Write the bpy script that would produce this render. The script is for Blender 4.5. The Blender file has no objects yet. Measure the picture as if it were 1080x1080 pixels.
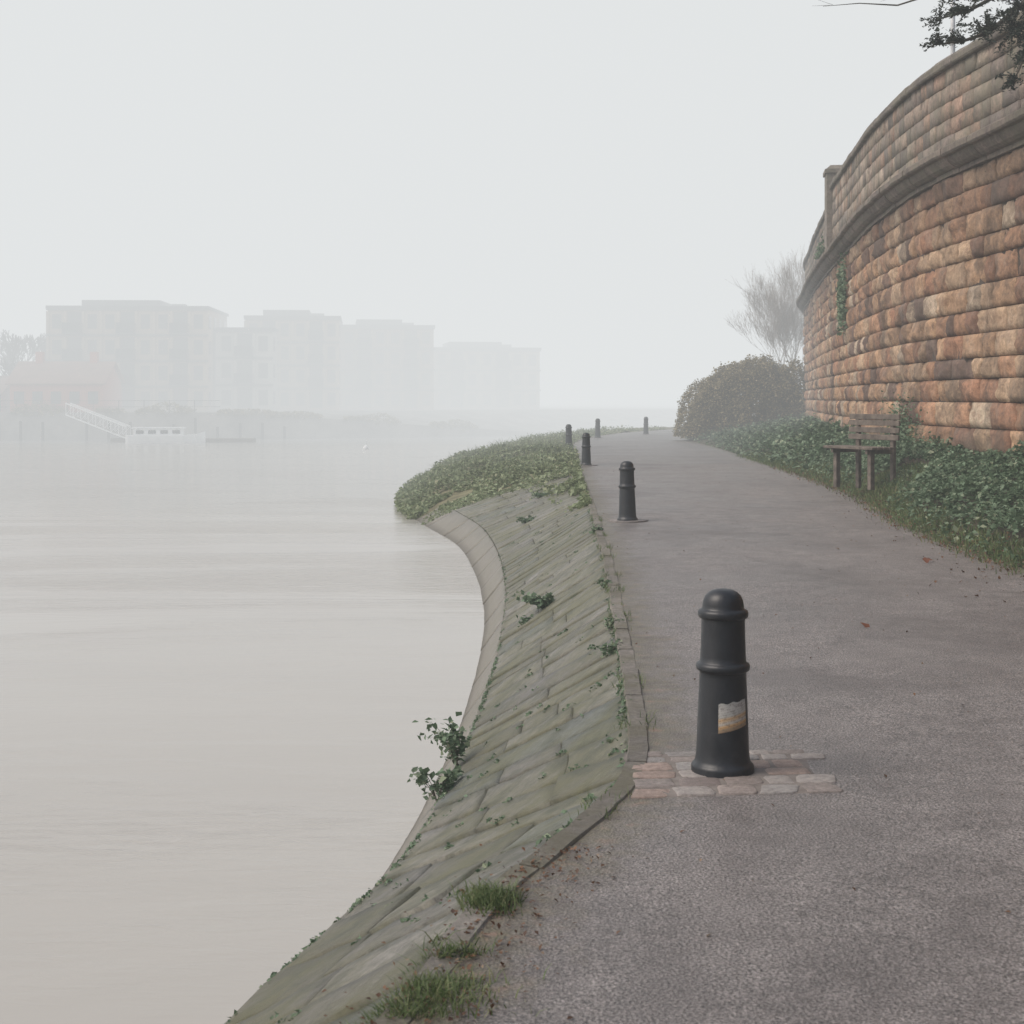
import bpy, math, random
import numpy as np
from mathutils import Vector, noise as mn
random.seed(7); rng=np.random.default_rng(7)
scene=bpy.context.scene
WATER=-1.5

# ---------------------------------------------------------------- helpers
def link(o,parent=None):
    scene.collection.objects.link(o)
    if parent: o.parent=parent
    return o
def mesh_obj(name,verts,faces,mat=None,smooth=False,parent=None):
    me=bpy.data.meshes.new(name)
    me.from_pydata([tuple(v) for v in verts],[],faces); me.update()
    if smooth:
        me.polygons.foreach_set("use_smooth",[True]*len(me.polygons))
    if mat: me.materials.append(mat)
    return link(bpy.data.objects.new(name,me),parent)
def empty(name):
    o=bpy.data.objects.new(name,None); o.empty_display_size=.3
    return link(o)
class G:
    def __init__(s,name,rough=.8):
        s.m=bpy.data.materials.new(name); s.m.use_nodes=True
        s.t=s.m.node_tree; s.n=s.t.nodes; s.b=s.n["Principled BSDF"]; s.b.inputs["Roughness"].default_value=rough
    def N(s,ty,**k):
        n=s.n.new(ty)
        for a,v in k.items():
            if a in n.inputs.keys():
                s.put(n.inputs[a],v)
            else: setattr(n,a,v)
        return n
    def put(s,sock,v):
        if isinstance(v,bpy.types.NodeSocket): s.t.links.new(v,sock)
        else: sock.default_value=v
    def coord(s,kind="Object"): return s.N("ShaderNodeTexCoord").outputs[kind]
    def mapping(s,v,scale=(1,1,1),rot=(0,0,0)):
        n=s.N("ShaderNodeMapping"); s.put(n.inputs[0],v); n.inputs["Scale"].default_value=scale; n.inputs["Rotation"].default_value=rot
        return n.outputs[0]
    def noise(s,v,scale,detail=4,rough=.55,dist=0):
        n=s.N("ShaderNodeTexNoise"); s.put(n.inputs["Vector"],v)
        n.inputs["Scale"].default_value=scale; n.inputs["Detail"].default_value=detail
        n.inputs["Roughness"].default_value=rough; n.inputs["Distortion"].default_value=dist
        return n.outputs["Fac"]
    def ramp(s,f,stops):
        n=s.N("ShaderNodeValToRGB"); s.put(n.inputs[0],f)
        e=n.color_ramp.elements
        while len(e)<len(stops): e.new(.5)
        for i,(p,c) in enumerate(stops):
            e[i].position=p
            if not hasattr(c,"__len__"): c=(c,c,c)
            e[i].color=(c[0],c[1],c[2],1)
        return n.outputs[0]
    def mix(s,f,a,b,mode="MIX"):
        n=s.N("ShaderNodeMix"); n.data_type="RGBA"; n.blend_type=mode
        s.put(n.inputs[0],f)
        for sock,v in ((n.inputs[6],a),(n.inputs[7],b)):
            if hasattr(v,"__len__") and not isinstance(v,bpy.types.NodeSocket): v=(v[0],v[1],v[2],1)
            s.put(sock,v)
        return n.outputs[2]
    def math(s,op,a,b=0.):
        n=s.N("ShaderNodeMath"); n.operation=op; s.put(n.inputs[0],a); s.put(n.inputs[1],b); return n.outputs[0]
    def attr(s,name,out="Color"):
        n=s.N("ShaderNodeAttribute"); n.attribute_name=name; return n.outputs[out]
    def bump(s,h,strength=.5,dist=.02,normal=None):
        n=s.N("ShaderNodeBump"); n.inputs["Strength"].default_value=strength; n.inputs["Distance"].default_value=dist
        s.put(n.inputs["Height"],h)
        if normal: s.put(n.inputs["Normal"],normal)
        return n.outputs[0]
    def col(s,v): 
        if hasattr(v,"__len__") and not isinstance(v,bpy.types.NodeSocket): v=(v[0],v[1],v[2],1)
        s.put(s.b.inputs["Base Color"],v)
    def nor(s,v): s.put(s.b.inputs["Normal"],v)

def simple(name,c1,c2,scale=5,rough=.8,bump=.3,bscale=40,bd=.01):
    g=G(name,rough); v=g.coord()
    g.col(g.ramp(g.noise(v,scale,6),[(.3,c1),(.7,c2)]))
    g.nor(g.bump(g.noise(v,bscale,4),bump,bd)); return g.m

def leafmat(name,stops,rough=.6,dark=.45,ns=.9):
    g=G(name,rough); geo=g.N("ShaderNodeNewGeometry")
    c=g.ramp(geo.outputs["Random Per Island"],stops)
    n=g.noise(g.coord(),ns,4)
    c=g.mix(g.ramp(n,[(.38,0),(.62,dark)]),c,(stops[0][1][0],stops[0][1][1],stops[0][1][2]))
    g.col(c)
    tr=g.N("ShaderNodeBsdfTranslucent"); g.put(tr.inputs[0],c); mx=g.N("ShaderNodeMixShader"); mx.inputs[0].default_value=.3
    out=g.n["Material Output"]; g.t.links.new(g.b.outputs[0],mx.inputs[1]); g.t.links.new(tr.outputs[0],mx.inputs[2]); g.t.links.new(mx.outputs[0],out.inputs[0])
    return g.m

def tubes(segs,sides=5):
    V=[];F=[]
    for p0,p1,r0,r1 in segs:
        d=(p1-p0)
        if d.length<1e-5: continue
        d.normalize(); a=d.orthogonal().normalized(); b=d.cross(a)
        k=len(V)
        for p,r in ((p0,r0),(p1,r1)):
            for i in range(sides):
                t=2*math.pi*i/sides
                V.append(p+a*math.cos(t)*r+b*math.sin(t)*r)
        for i in range(sides):
            j=(i+1)%sides
            F.append((k+i,k+j,k+sides+j,k+sides+i))
        F.append(tuple(k+i for i in range(sides))[::-1]); F.append(tuple(k+sides+i for i in range(sides)))
    return V,F
def boxes(bl):
    V=[];F=[]
    for cx,cy,cz,sx,sy,sz in bl:
        k=len(V)
        for z in (-.5,.5):
            for x,y in ((-.5,-.5),(.5,-.5),(.5,.5),(-.5,.5)):
                V.append((cx+x*sx,cy+y*sy,cz+z*sz))
        F+= [(k,k+3,k+2,k+1),(k+4,k+5,k+6,k+7),(k,k+1,k+5,k+4),(k+1,k+2,k+6,k+5),(k+2,k+3,k+7,k+6),(k+3,k,k+4,k+7)]
    return V,F
def leaves(name,P,size,mat,up=.5,parent=None,aspect=.7,droop=0.):
    P=np.asarray(P,float); n=len(P)
    d=rng.normal(size=(n,3)); d[:,2]*=.6; d[:,2]-=droop
    d/=np.linalg.norm(d,axis=1)[:,None]
    nn=rng.normal(size=(n,3)); nn[:,2]=np.abs(nn[:,2])+up*2
    nn-= (nn*d).sum(1)[:,None]*d; nn/=np.linalg.norm(nn,axis=1)[:,None]
    s=np.cross(d,nn)
    L=(size*rng.uniform(.55,1.35,n))[:,None]
    W=L*aspect*.5
    v=np.empty((n,4,3)); v[:,0]=P-d*L*.5; v[:,2]=P+d*L*.5
    v[:,1]=P+s*W+nn*L*.12-d*L*.06; v[:,3]=P-s*W+nn*L*.12-d*L*.06
    me=bpy.data.meshes.new(name)
    me.vertices.add(4*n); me.vertices.foreach_set("co",v.ravel())
    idx=np.arange(n)[:,None]*4+np.array([[0,1,2,0,2,3]])
    me.loops.add(6*n); me.loops.foreach_set("vertex_index",idx.ravel().astype(np.int32))
    me.polygons.add(2*n); me.polygons.foreach_set("loop_start",(np.arange(2*n)*3).astype(np.int32))
    me.update(calc_edges=True); me.validate()
    me.materials.append(mat)
    return link(bpy.data.objects.new(name,me),parent)
def blades(name,P,h,w,mat,parent=None,lean=.4):
    V=[];F=[]
    for p in P:
        a=random.uniform(0,6.28); hh=h*random.uniform(.5,1.3); ww=w*random.uniform(.6,1.3)
        l=Vector((random.gauss(0,lean),random.gauss(0,lean),0))*hh
        s=Vector((math.cos(a),math.sin(a),0))*ww*.5; p=Vector(p); k=len(V)
        m=p+l*.35+Vector((0,0,hh*.6)); t=p+l+Vector((0,0,hh*.95))
        V+=[p-s,p+s,m+s*.7,m-s*.7,t]; F+=[(k,k+1,k+2,k+3),(k+3,k+2,k+4)]
    return mesh_obj(name,V,F,mat,parent=parent)

def catmull(pts,step):
    P=[np.array(p,float) for p in pts]; P=[2*P[0]-P[1]]+P+[2*P[-1]-P[-2]]
    out=[]
    for i in range(1,len(P)-2):
        for t in np.linspace(0,1,24,endpoint=False):
            a,b,c,d=P[i-1],P[i],P[i+1],P[i+2]
            out.append(.5*((2*b)+(c-a)*t+(2*a-5*b+4*c-d)*t*t+(3*b-a-3*c+d)*t**3))
    out.append(P[-2]); out=np.array(out)
    s=np.concatenate([[0],np.cumsum(np.linalg.norm(np.diff(out,axis=0),axis=1))])
    return s,out

# ---------------------------------------------------------------- plan curves (metres)
PAIRS=[((-5.5,-14),(-7.6,-13.5)),((-3.2,-6),(-5.2,-5.5)),((-1.7,0),(-3.6,.6)),((-.85,3),(-2.7,3.9)),((-.40,4.44),(-2.1,5.6)),
((-.107,5.53),(-1.72,6.9)),((.098,6.05),(-1.5,7.8)),((.407,6.82),(-1.21,8.9)),((.57,7.33),(-1.05,9.6)),((.675,8.14),(-.9,10.5)),
((.766,9.77),(-.75,11.9)),((.848,11.28),(-.64,13.4)),((.93,13.3),(-.52,15.5)),((1.067,16.3),(-.43,18.5)),((1.22,20.9),(-.42,22.8)),
((1.42,26.7),(-.68,28)),((1.55,31.5),(-1.25,33.8)),((1.71,36.6),(-2.38,39.4)),((1.85,42),(-3.3,45)),((2.0,48.9),(-3.65,54)),
((2.3,58.6),(-3.4,64)),((3.6,70),(-2.6,74)),((6.5,82),(-.6,92)),((12,95),(4,110)),((20,105),(12,122)),((40,117),(35,135)),((100,124),(95,142))]
SP,QP=catmull([p[0]+p[1] for p in PAIRS],.1)
SU=np.concatenate([[0],np.cumsum(np.linalg.norm(np.diff(QP[:,:2],axis=0),axis=1))])
def TB(u):
    return np.array([np.interp(u,SU,QP[:,k]) for k in range(4)])
def u_at_y(y): return float(np.interp(y,QP[:,1],SU))
def hz(v): return .85*v if v<.8 else .68+(v-.8)*1.6
def slope(u,v):
    q=TB(u); return Vector((q[0]+(q[2]-q[0])*v,q[1]+(q[3]-q[1])*v,-.01+WATER*hz(v)))
def slope_n(u,v):
    a=slope(u+.1,v)-slope(u-.1,v); b=slope(u,v+.02)-slope(u,v-.02)
    n=a.cross(b); n.normalize()
    return n if n.z>0 else -n
def tx(y): return float(np.interp(y,QP[:,1],QP[:,0]))
RS,RP=catmull([(5.6,-14),(5.3,-6),(5.3,5),(5.45,11),(5.6,16),(5.65,18.9),(5.83,21.4),(6.17,24.4),(6.68,28.7),(7.1,35.3),(7.38,43.8),(7.7,54),(8.1,69.8),(9.6,81),(14.5,90),(24,101),(41,111),(100,117)],.1)
def rx(y): return float(np.interp(y,RP[:,1],RP[:,0]))
WS,WP=catmull([(13,-22),(10.6,-8),(9.2,4),(8.4,14),(8.05,23),(7.9,27.8),(8.35,33.5),(9.1,39.1),(10.57,49.5),(12.2,59.5),(13.95,69),(18.3,83),(28,96),(48,104),(100,108)],.1)
def wpos(s): return np.array([np.interp(s,WS,WP[:,0]),np.interp(s,WS,WP[:,1])])
def wnorm(s):
    d=wpos(s+.2)-wpos(s-.2); d/=np.linalg.norm(d); return np.array([-d[1],d[0]])
def wx(y): return float(np.interp(y,WP[:,1],WP[:,0]))
def s_at_y(y): return float(np.interp(y,WP[:,1],WS))
def wall_pt(s,off,z):
    p=wpos(s)+wnorm(s)*off; return Vector((p[0],p[1],z))

# ---------------------------------------------------------------- materials
g=G("asphalt",.55); v=g.coord()
big=g.noise(v,.5,6,.65); mid=g.noise(v,3.0,7,.75); fine=g.noise(v,80,3,.75)
vor=g.N("ShaderNodeTexVoronoi"); g.put(vor.inputs["Vector"],v); vor.inputs["Scale"].default_value=75
c=g.ramp(big,[(.34,(.112,.101,.097)),(.66,(.225,.207,.198))])
c=g.mix(.5,c,g.ramp(mid,[(.3,(.085,.076,.073)),(.72,(.27,.248,.238))]))
c=g.mix(1.0,c,g.ramp(fine,[(.32,.06),(.5,.47),(.68,.98)]),"OVERLAY")
sp=g.ramp(vor.outputs["Distance"],[(.0,1),(.28,0)])
rnd=g.N("ShaderNodeSeparateColor"); g.put(rnd.inputs[0],vor.outputs["Color"])
c=g.mix(g.math("MULTIPLY",sp,g.ramp(rnd.outputs[0],[(.55,0),(.8,.9)])),c,(.46,.43,.41))
c=g.mix(g.math("MULTIPLY",sp,g.ramp(rnd.outputs[1],[(.5,0),(.75,.9)])),c,(.03,.027,.026))
c=g.mix(g.ramp(g.noise(v,.28,7,.7,.6),[(.50,0),(.62,.5)]),c,(.075,.066,.064))
c=g.mix(g.ramp(g.noise(v,1.1,8,.8,.3),[(.56,0),(.68,.45)]),c,(.07,.062,.06))
e=g.attr("edge","Fac")
en=g.math("SUBTRACT",g.math("ADD",e,g.math("MULTIPLY",g.noise(v,3.5,6,.7),.9)),.42)
c=g.mix(g.ramp(en,[(.05,.8),(.4,0)]),c,g.ramp(g.noise(v,9,5),[(.35,(.07,.05,.04)),(.55,(.12,.11,.065)),(.75,(.22,.13,.09))]))
g.col(c)
g.put(g.b.inputs["Roughness"],g.ramp(big,[(.3,.38),(.7,.62)]))
g.nor(g.bump(g.math("ADD",fine,g.math("MULTIPLY",vor.outputs["Distance"],.7)),.6,.014))
ASPH=g.m

def stonemat(name,grain=14,stain=(.05,.04,.035),mossc=None,rough=.85,st=.55,bmp=.6,streak=False):
    g=G(name,rough); v=g.coord(); c=g.attr("col")
    n=g.noise(v,2.2,7,.7); f=g.noise(v,grain,8,.8)
    c=g.mix(.9,c,g.ramp(f,[(.25,.14),(.5,.5),(.75,.86)]),"OVERLAY")
    c=g.mix(g.ramp(n,[(.48,0),(.68,st)]),c,stain)
    if streak:
        s=g.noise(g.mapping(v,(1.1,1.1,.10)),1.0,6,.7)
        c=g.mix(g.ramp(s,[(.50,0),(.64,.6)]),c,(.075,.058,.048))
        c=g.mix(g.ramp(g.noise(v,1.3,7,.75),[(.52,0),(.70,.4)]),c,(.42,.36,.30))
        c=g.mix(g.ramp(g.noise(v,.8,7,.8),[(.50,0),(.60,.6)]),c,(.10,.075,.058))
        z=g.N("ShaderNodeSeparateXYZ"); g.put(z.inputs[0],v)
        zz=g.math("ADD",z.outputs[2],g.math("MULTIPLY",g.noise(v,1.5,6,.7),2.0))
        mr=g.N("ShaderNodeMapRange"); g.put(mr.inputs["Value"],zz); mr.inputs["From Min"].default_value=5.7; mr.inputs["From Max"].default_value=7.2; mr.inputs["To Max"].default_value=.65
        c=g.mix(mr.outputs[0],c,(.10,.078,.066))
        m2=g.N("ShaderNodeMapRange"); g.put(m2.inputs["Value"],zz); m2.inputs["From Min"].default_value=1.6; m2.inputs["From Max"].default_value=2.4; m2.inputs["To Min"].default_value=.4; m2.inputs["To Max"].default_value=0
        c=g.mix(m2.outputs[0],c,(.16,.15,.11))
    if mossc: c=g.mix(g.ramp(g.noise(v,1.6,7,.7),[(.42,0),(.62,.7)]),c,mossc)
    g.col(c); g.nor(g.bump(f,bmp,.05,g.bump(g.noise(v,grain*5,4),.4,.01)))
    return g.m
WALLM=stonemat("sandstone",9,(.14,.08,.052),None,.9,.5,1.0,True)
PARM=stonemat("weathered_stone",9,(.055,.047,.042),(.15,.14,.10),st=.75)
g=G("slab_concrete",.58); v=g.coord(); c=g.attr("col")
f=g.noise(v,22,8,.8); n=g.noise(v,.9,7,.7); n2=g.noise(v,3.3,7,.75)
c=g.mix(1.0,c,g.ramp(f,[(.25,.08),(.5,.46),(.78,.85)]),"OVERLAY")
c=g.mix(g.ramp(n,[(.38,0),(.58,.8)]),c,(.098,.098,.045))
c=g.mix(g.ramp(n2,[(.48,0),(.63,.75)]),c,(.052,.058,.036))
c=g.mix(g.ramp(g.noise(v,5.5,8,.8),[(.58,0),(.68,.55)]),c,(.26,.25,.23))
c=g.mix(g.ramp(g.noise(v,11,8,.85),[(.57,0),(.66,.7)]),c,(.035,.038,.025))
z=g.N("ShaderNodeSeparateXYZ"); g.put(z.inputs[0],v)
zz=g.math("ADD",z.outputs[2],g.math("MULTIPLY",n2,.12))
mr=g.N("ShaderNodeMapRange"); g.put(mr.inputs["Value"],zz); mr.inputs["From Min"].default_value=-1.0; mr.inputs["From Max"].default_value=-.92
mr.inputs["To Min"].default_value=.6; mr.inputs["To Max"].default_value=0
c=g.mix(mr.outputs[0],c,(.225,.212,.19))
mu=g.N("ShaderNodeMapRange"); g.put(mu.inputs["Value"],g.math("ADD",z.outputs[2],g.math("MULTIPLY",n,.6))); mu.inputs["From Min"].default_value=-1.2; mu.inputs["From Max"].default_value=-.75
mu.inputs["To Min"].default_value=.55; mu.inputs["To Max"].default_value=0
c=g.mix(mu.outputs[0],c,(.13,.115,.09))
wet=g.N("ShaderNodeMapRange"); g.put(wet.inputs["Value"],zz); wet.inputs["From Min"].default_value=-1.43; wet.inputs["From Max"].default_value=-1.31
wet.inputs["To Min"].default_value=.85; wet.inputs["To Max"].default_value=0
c=g.mix(wet.outputs[0],c,(.075,.066,.05))
g.col(c); g.nor(g.bump(f,.7,.016,g.bump(n2,.4,.03)))
SLABM=g.m
KERBM=stonemat("kerb_stone",25,(.10,.09,.07),(.11,.105,.06))
MORT=simple("mortar",(.04,.03,.024),(.08,.062,.05),6,.9)
CRACK=simple("joint_soil",(.014,.014,.010),(.04,.045,.02),8,.95)
SOIL=simple("bank_soil",(.035,.03,.02),(.08,.07,.04),3,.95,.6,25,.03)
g=G("river_water",.16); v=g.coord()
st=g.noise(g.mapping(v,(.16,.5,1),(0,0,.35)),.6,5,.6,1.2)
g.col(g.ramp(st,[(.3,(.375,.362,.335)),(.7,(.40,.388,.36))]))
r1=g.noise(g.mapping(v,(.5,1.5,1),(0,0,.12)),1.1,4,.55,.6)
r2=g.noise(g.mapping(v,(1.1,3.6,1),(0,0,.05)),1.6,5,.6,1.2)
msk=g.ramp(g.noise(g.mapping(v,(.05,.13,1),(0,0,.3)),1.0,4,.6,1.),[(.48,.04),(.66,1)])
g.nor(g.bump(g.math("MULTIPLY",r2,msk),.35,.08,g.bump(r1,.09,.14)))
g.b.inputs["IOR"].default_value=1.33
WATERM=g.m
g=G("bollard_paint",.42); v=g.coord()
n=g.noise(v,9,6,.7)
g.col(g.ramp(n,[(.3,(.008,.010,.013)),(.62,(.017,.02,.025)),(.75,(.045,.045,.045))]))
g.put(g.b.inputs["Roughness"],g.ramp(n,[(.3,.28),(.7,.55)]))
g.nor(g.bump(g.noise(v,60,4),.3,.004)); BOLM=g.m
WOOD=simple("bench_wood",(.06,.048,.038),(.17,.14,.115),7,.75,.4,50)
IRON=simple("dark_iron",(.03,.03,.03),(.06,.06,.06),10,.5)
IVY=leafmat("ivy_leaf",[(0,(.06,.10,.05)),(.5,(.13,.20,.115)),(.85,(.21,.30,.195)),(1,(.32,.35,.23))])
WEED=leafmat("weed_leaf",[(0,(.13,.16,.07)),(.5,(.24,.30,.16)),(.85,(.34,.40,.24)),(1,(.45,.42,.28))],.6,.6,.6)
HEDGE=leafmat("hedge_leaf",[(0,(.18,.15,.075)),(.5,(.32,.27,.14)),(.85,(.42,.35,.20)),(1,(.48,.38,.25))],.6,.6,1.2)
DARKL=leafmat("evergreen_leaf",[(0,(.012,.02,.016)),(.6,(.03,.045,.034)),(1,(.07,.09,.06))])
LITTER=leafmat("leaf_litter",[(0,(.06,.03,.018)),(.6,(.16,.08,.04)),(.9,(.24,.13,.07)),(1,(.35,.28,.2))])
GRASS=leafmat("grass_blade",[(0,(.06,.10,.03)),(.6,(.13,.19,.065)),(1,(.24,.24,.12))])
BARK=simple("bark",(.03,.025,.02),(.08,.07,.055),8,.9,.6,30)
TWIG=simple("twig_bark",(.16,.125,.10),(.26,.21,.17),8,.9,.3,30)

# ---------------------------------------------------------------- block builder
def build_blocks(name,blocks,pt,nrm,mat,nu=7,nv=5,edge=.012,depth=.03,pillow=.02,rough=.02,fs=3.,parent=None,su=1.,sv=1.,smooth=True,floor=-.02,pf=6.):
    V=[];F=[];C=[]
    for u0,u1,v0,v1,colr in blocks:
        k=len(V); eu=edge/su; ev=edge/sv
        us=[u0]+list(np.linspace(u0+eu,u1-eu,nu-1))+[u1]; vs=[v0]+list(np.linspace(v0+ev,v1-ev,nv-1))+[v1]
        bo=random.uniform(-.4,.6)*rough; tu=random.uniform(-1,1)*rough*.9; tv=random.uniform(-1,1)*rough*.9
        nor=nrm((u0+u1)/2,(v0+v1)/2); sd=Vector((random.uniform(0,50),0,0))
        for j,vv in enumerate(vs):
            for i,uu in enumerate(us):
                p=pt(uu,vv)
                if i in(0,nu) or j in(0,nv): o=floor
                else:
                    a=(uu-u0)/(u1-u0); b=(vv-v0)/(v1-v0)
                    pl=min(1,pf*min(a,1-a))*min(1,.75*pf*min(b,1-b))
                    o=depth+bo+tu*(a-.5)+tv*(b-.5)+pillow*pl*(1+1.8*mn.noise(p*fs+sd))+rough*.8*mn.noise(p*fs*2.7+sd)
                V.append(p+nor*o)
        w=nu+1
        for j in range(nv):
            for i in range(nu):
                F.append((k+j*w+i,k+j*w+i+1,k+(j+1)*w+i+1,k+(j+1)*w+i))
                C.append(colr)
    o=mesh_obj(name,V,F,mat,smooth,parent)
    me=o.data; at=me.color_attributes.new("col","FLOAT_COLOR","CORNER")
    arr=np.ones((len(F),4,4)); arr[:,:,:3]=np.array(C)[:,None,:]
    at.data.foreach_set("color",arr.ravel())
    return o

# ---------------------------------------------------------------- ground, water
mesh_obj("ground",[(-1500,-800,-3),(1500,-800,-3),(1500,2000,-3),(-1500,2000,-3)],[(0,1,2,3)],SOIL)
mesh_obj("river_water",[(-700,-300,WATER),(700,-300,WATER),(700,1200,WATER),(-700,1200,WATER)],[(0,1,2,3)],WATERM)

# ---------------------------------------------------------------- river bank slope
bank=empty("river_bank_revetment")
V=[];F=[]
us=list(np.arange(0,SU[-1],.35)); vs=list(np.linspace(0,1.4,15))
for u in us:
    for w in vs:
        p=slope(u,w); n=slope_n(u,w); V.append(p-n*.010)
m=len(vs)
for i in range(len(us)-1):
    for j in range(m-1): F.append((i*m+j,i*m+j+1,(i+1)*m+j+1,(i+1)*m+j))
mesh_obj("slope_bed",V,F,CRACK,True,bank)
bl=[]; ylo=u_at_y(-8); uend=u_at_y(60)
u=ylo
while u<uend:
    L=random.uniform(.36,.60)
    r=random.random()
    cuts=[0,.3,.55,.8] if r<.3 else ([0,.42,.8] if r<.75 else [0,.8])
    cuts=[cuts[0]]+[c+random.uniform(-.08,.08) for c in cuts[1:-1]]+[.8]
    gap=random.choice((.004,.007,.011,.016))
    for a,b in zip(cuts[:-1],cuts[1:]):
        k=random.uniform(.62,1.12); t=random.random()
        c0=np.array((.20,.192,.178))*(1-t)+np.array((.165,.16,.13))*t
        if random.random()<.09: c0=np.array((.14,.155,.15))
        bl.append((u+.002,u+L-gap,a+.0012,b-.0012,c0*k))
    u+=L
build_blocks("slope_slabs",bl,slope,slope_n,SLABM,5,8,.006,.008,.0,.014,1.6,bank,1.,2.2,True,-.016)
bl=[]; u=ylo
while u<uend:
    L=random.uniform(1.6,2.6); bl.append((u+.001,u+L-.001,.804,1.3,np.array((.24,.228,.21))*random.uniform(.88,1.06))); u+=L
build_blocks("toe_concrete",bl,slope,slope_n,SLABM,10,6,.004,.014,.0,.008,1.6,bank,1.,2.2,True,-.01)
kb=[]
def kpt(u,v):
    q=TB(u); d=TB(u+.05)-TB(u-.05); d=d[:2]/np.linalg.norm(d[:2]); n=np.array([d[1],-d[0]])
    if v<.25: o,zz=-.03,-.12+v*4*.130
    elif v<=.75: o,zz=-.03+(v-.25)*2*.115,.010
    else: o,zz=.085,.010-(v-.75)*4*.06
    return Vector((q[0]+n[0]*o,q[1]+n[1]*o,zz))
u=ylo
while u<u_at_y(75):
    L=random.uniform(.8,1.0); c=np.array((.21,.195,.175))*random.uniform(.7,1.15)
    kb.append((u,u+L,c)); u+=L
V=[];F=[];C=[]
for u0,u1,c in kb:
    k=len(V); dz=random.uniform(-.008,.008); do=random.uniform(-.008,.008)
    uu=np.linspace(u0+.004,u1-.004,6)
    for x in uu:
        for w in (0,.23,.28,.5,.72,.77,1): 
            p=kpt(x,w); p.z+=dz+.006*mn.noise(p*5)-(.006 if w in(.23,.77) else 0); p.x+=do+.008*mn.noise(p*7); V.append(p)
    for i in range(5):
        for j in range(6): F.append((k+i*7+j,k+i*7+j+1,k+(i+1)*7+j+1,k+(i+1)*7+j)); C.append(c)
    F.append(tuple(k+j for j in range(7))); C.append(c)
    F.append(tuple(k+35+j for j in range(7))); C.append(c)
def setcol(o,C):
    at=o.data.color_attributes.new("col","FLOAT_COLOR","CORNER"); arr=[]
    for f,c in zip(o.data.polygons,C): arr+=[c[0],c[1],c[2],1]*f.loop_total
    at.data.foreach_set("color",arr)
setcol(mesh_obj("kerb",V,F,KERBM,False,bank),C)

# ---------------------------------------------------------------- path
ys=list(np.arange(-14,12,.12))+list(np.arange(12,40,.3))+list(np.arange(40,80.1,.8))
rows=[((tx(y)+.075,y),(rx(y)+.12,y)) for y in ys]
rows+=[((7.5,84.5),(10.2,82)),((12.1,95),(15.5,91.5)),((20.1,105),(24,101)),((40,116.9),(41,111)),((100,123.9),(100,117))]
nc=44; V=[];F=[];E=[]
for (a,b) in rows:
    for j in range(nc+1):
        t=(j/nc); x=a[0]+(b[0]-a[0])*t; y=a[1]+(b[1]-a[1])*t
        el=min(x-a[0],(b[0]-x))
        z=.012*mn.noise(Vector((x*.8,y*.8,0)))*min(1,el*2)+.02*min(1,el/1.5)
        V.append((x,y,z)); E.append(el)
for i in range(len(rows)-1):
    for j in range(nc): F.append((i*(nc+1)+j,i*(nc+1)+j+1,(i+1)*(nc+1)+j+1,(i+1)*(nc+1)+j))
o=mesh_obj("footpath",V,F,ASPH,True)
at=o.data.attributes.new("edge","FLOAT","POINT"); at.data.foreach_set("value",E)
def pathz(x,y):
    el=min(x-tx(y)-.075,rx(y)+.12-x); return .012*mn.noise(Vector((x*.8,y*.8,0)))*min(1,max(el,0)*2)+.02*min(1,max(el,0)/1.5)

# ---------------------------------------------------------------- planted bank between path and wall
def bankz(y,t,x=None):
    if x is None: x=rx(y)+(wx(y)-rx(y))*t
    return .86*min(1,max(t,0))**.85+.06*mn.noise(Vector((x*1.3,y*1.3,3)))*min(1,t*5)
V=[];F=[];ysb=list(np.arange(-14,83,.5)); nb=12
for y in ysb:
    for j in range(nb+1):
        t=j/nb; x0=rx(y)+.02; x=x0+(wx(y)+.3-x0)*t
        V.append((x,y,-.03+bankz(y,t,x)))
for i in range(len(ysb)-1):
    for j in range(nb): F.append((i*(nb+1)+j,i*(nb+1)+j+1,(i+1)*(nb+1)+j+1,(i+1)*(nb+1)+j))
mesh_obj("planted_bank",V,F,SOIL,True)
P=[];PG=[]
def ivy(ya,yb,dens,hf):
    n=int(dens*(yb-ya)*2.6)
    for _ in range(n):
        y=random.uniform(ya,yb); t=random.random()**.9; x=rx(y)+.05+(wx(y)-.1-rx(y))*t
        w=(wx(y)-rx(y))
        if random.random()>w/5. and random.random()>.75: continue
        near=((x-6.4)/1.15)**2+((y-27.0)/2.2)**2
        if near<1:
            if random.random()<.35: PG.append((x,y,bankz(y,t,x)-.02))
            if random.random()<.85: continue
        if t*w<.45+.5*mn.noise(Vector((y*.9,2,0)))  and random.random()<.75:
            if random.random()<.5: PG.append((x,y,bankz(y,t,x)-.02))
            continue
        lump=.5+.6*mn.noise(Vector((x*1.6,y*1.6,7)))+.45*mn.noise(Vector((x*4,y*4,1)))
        h=max(0,lump)*hf*min(1,t*w/.35+.15)
        if near<1: h*=.1
        P.append((x,y,bankz(y,t,x)+h*random.uniform(.35,1)))
ivy(12,24,900,.38); ivy(24,36,800,.38); 
leaves("ground_ivy",P,.085,IVY,.6)
P=[]; ivy(36,60,420,.5); ivy(60,82,160,.55)
leaves("ground_ivy",P,.14,IVY,.6)
P=list(PG)
for _ in range(9000):
    y=random.uniform(13,48); x=rx(y)+random.gauss(.16,.17)
    t=(x-rx(y))/(wx(y)-rx(y)); P.append((x,y,bankz(y,max(t,0),x)-.02))
blades("verge_grass",P,.11,.012,GRASS)
P=[]
for _ in range(3200):
    y=random.uniform(13,40); x=rx(y)+random.gauss(.08,.18); P.append((x,y,max(pathz(x,y),bankz(y,max(0,(x-rx(y))/(wx(y)-rx(y))),x))+.015))
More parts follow.
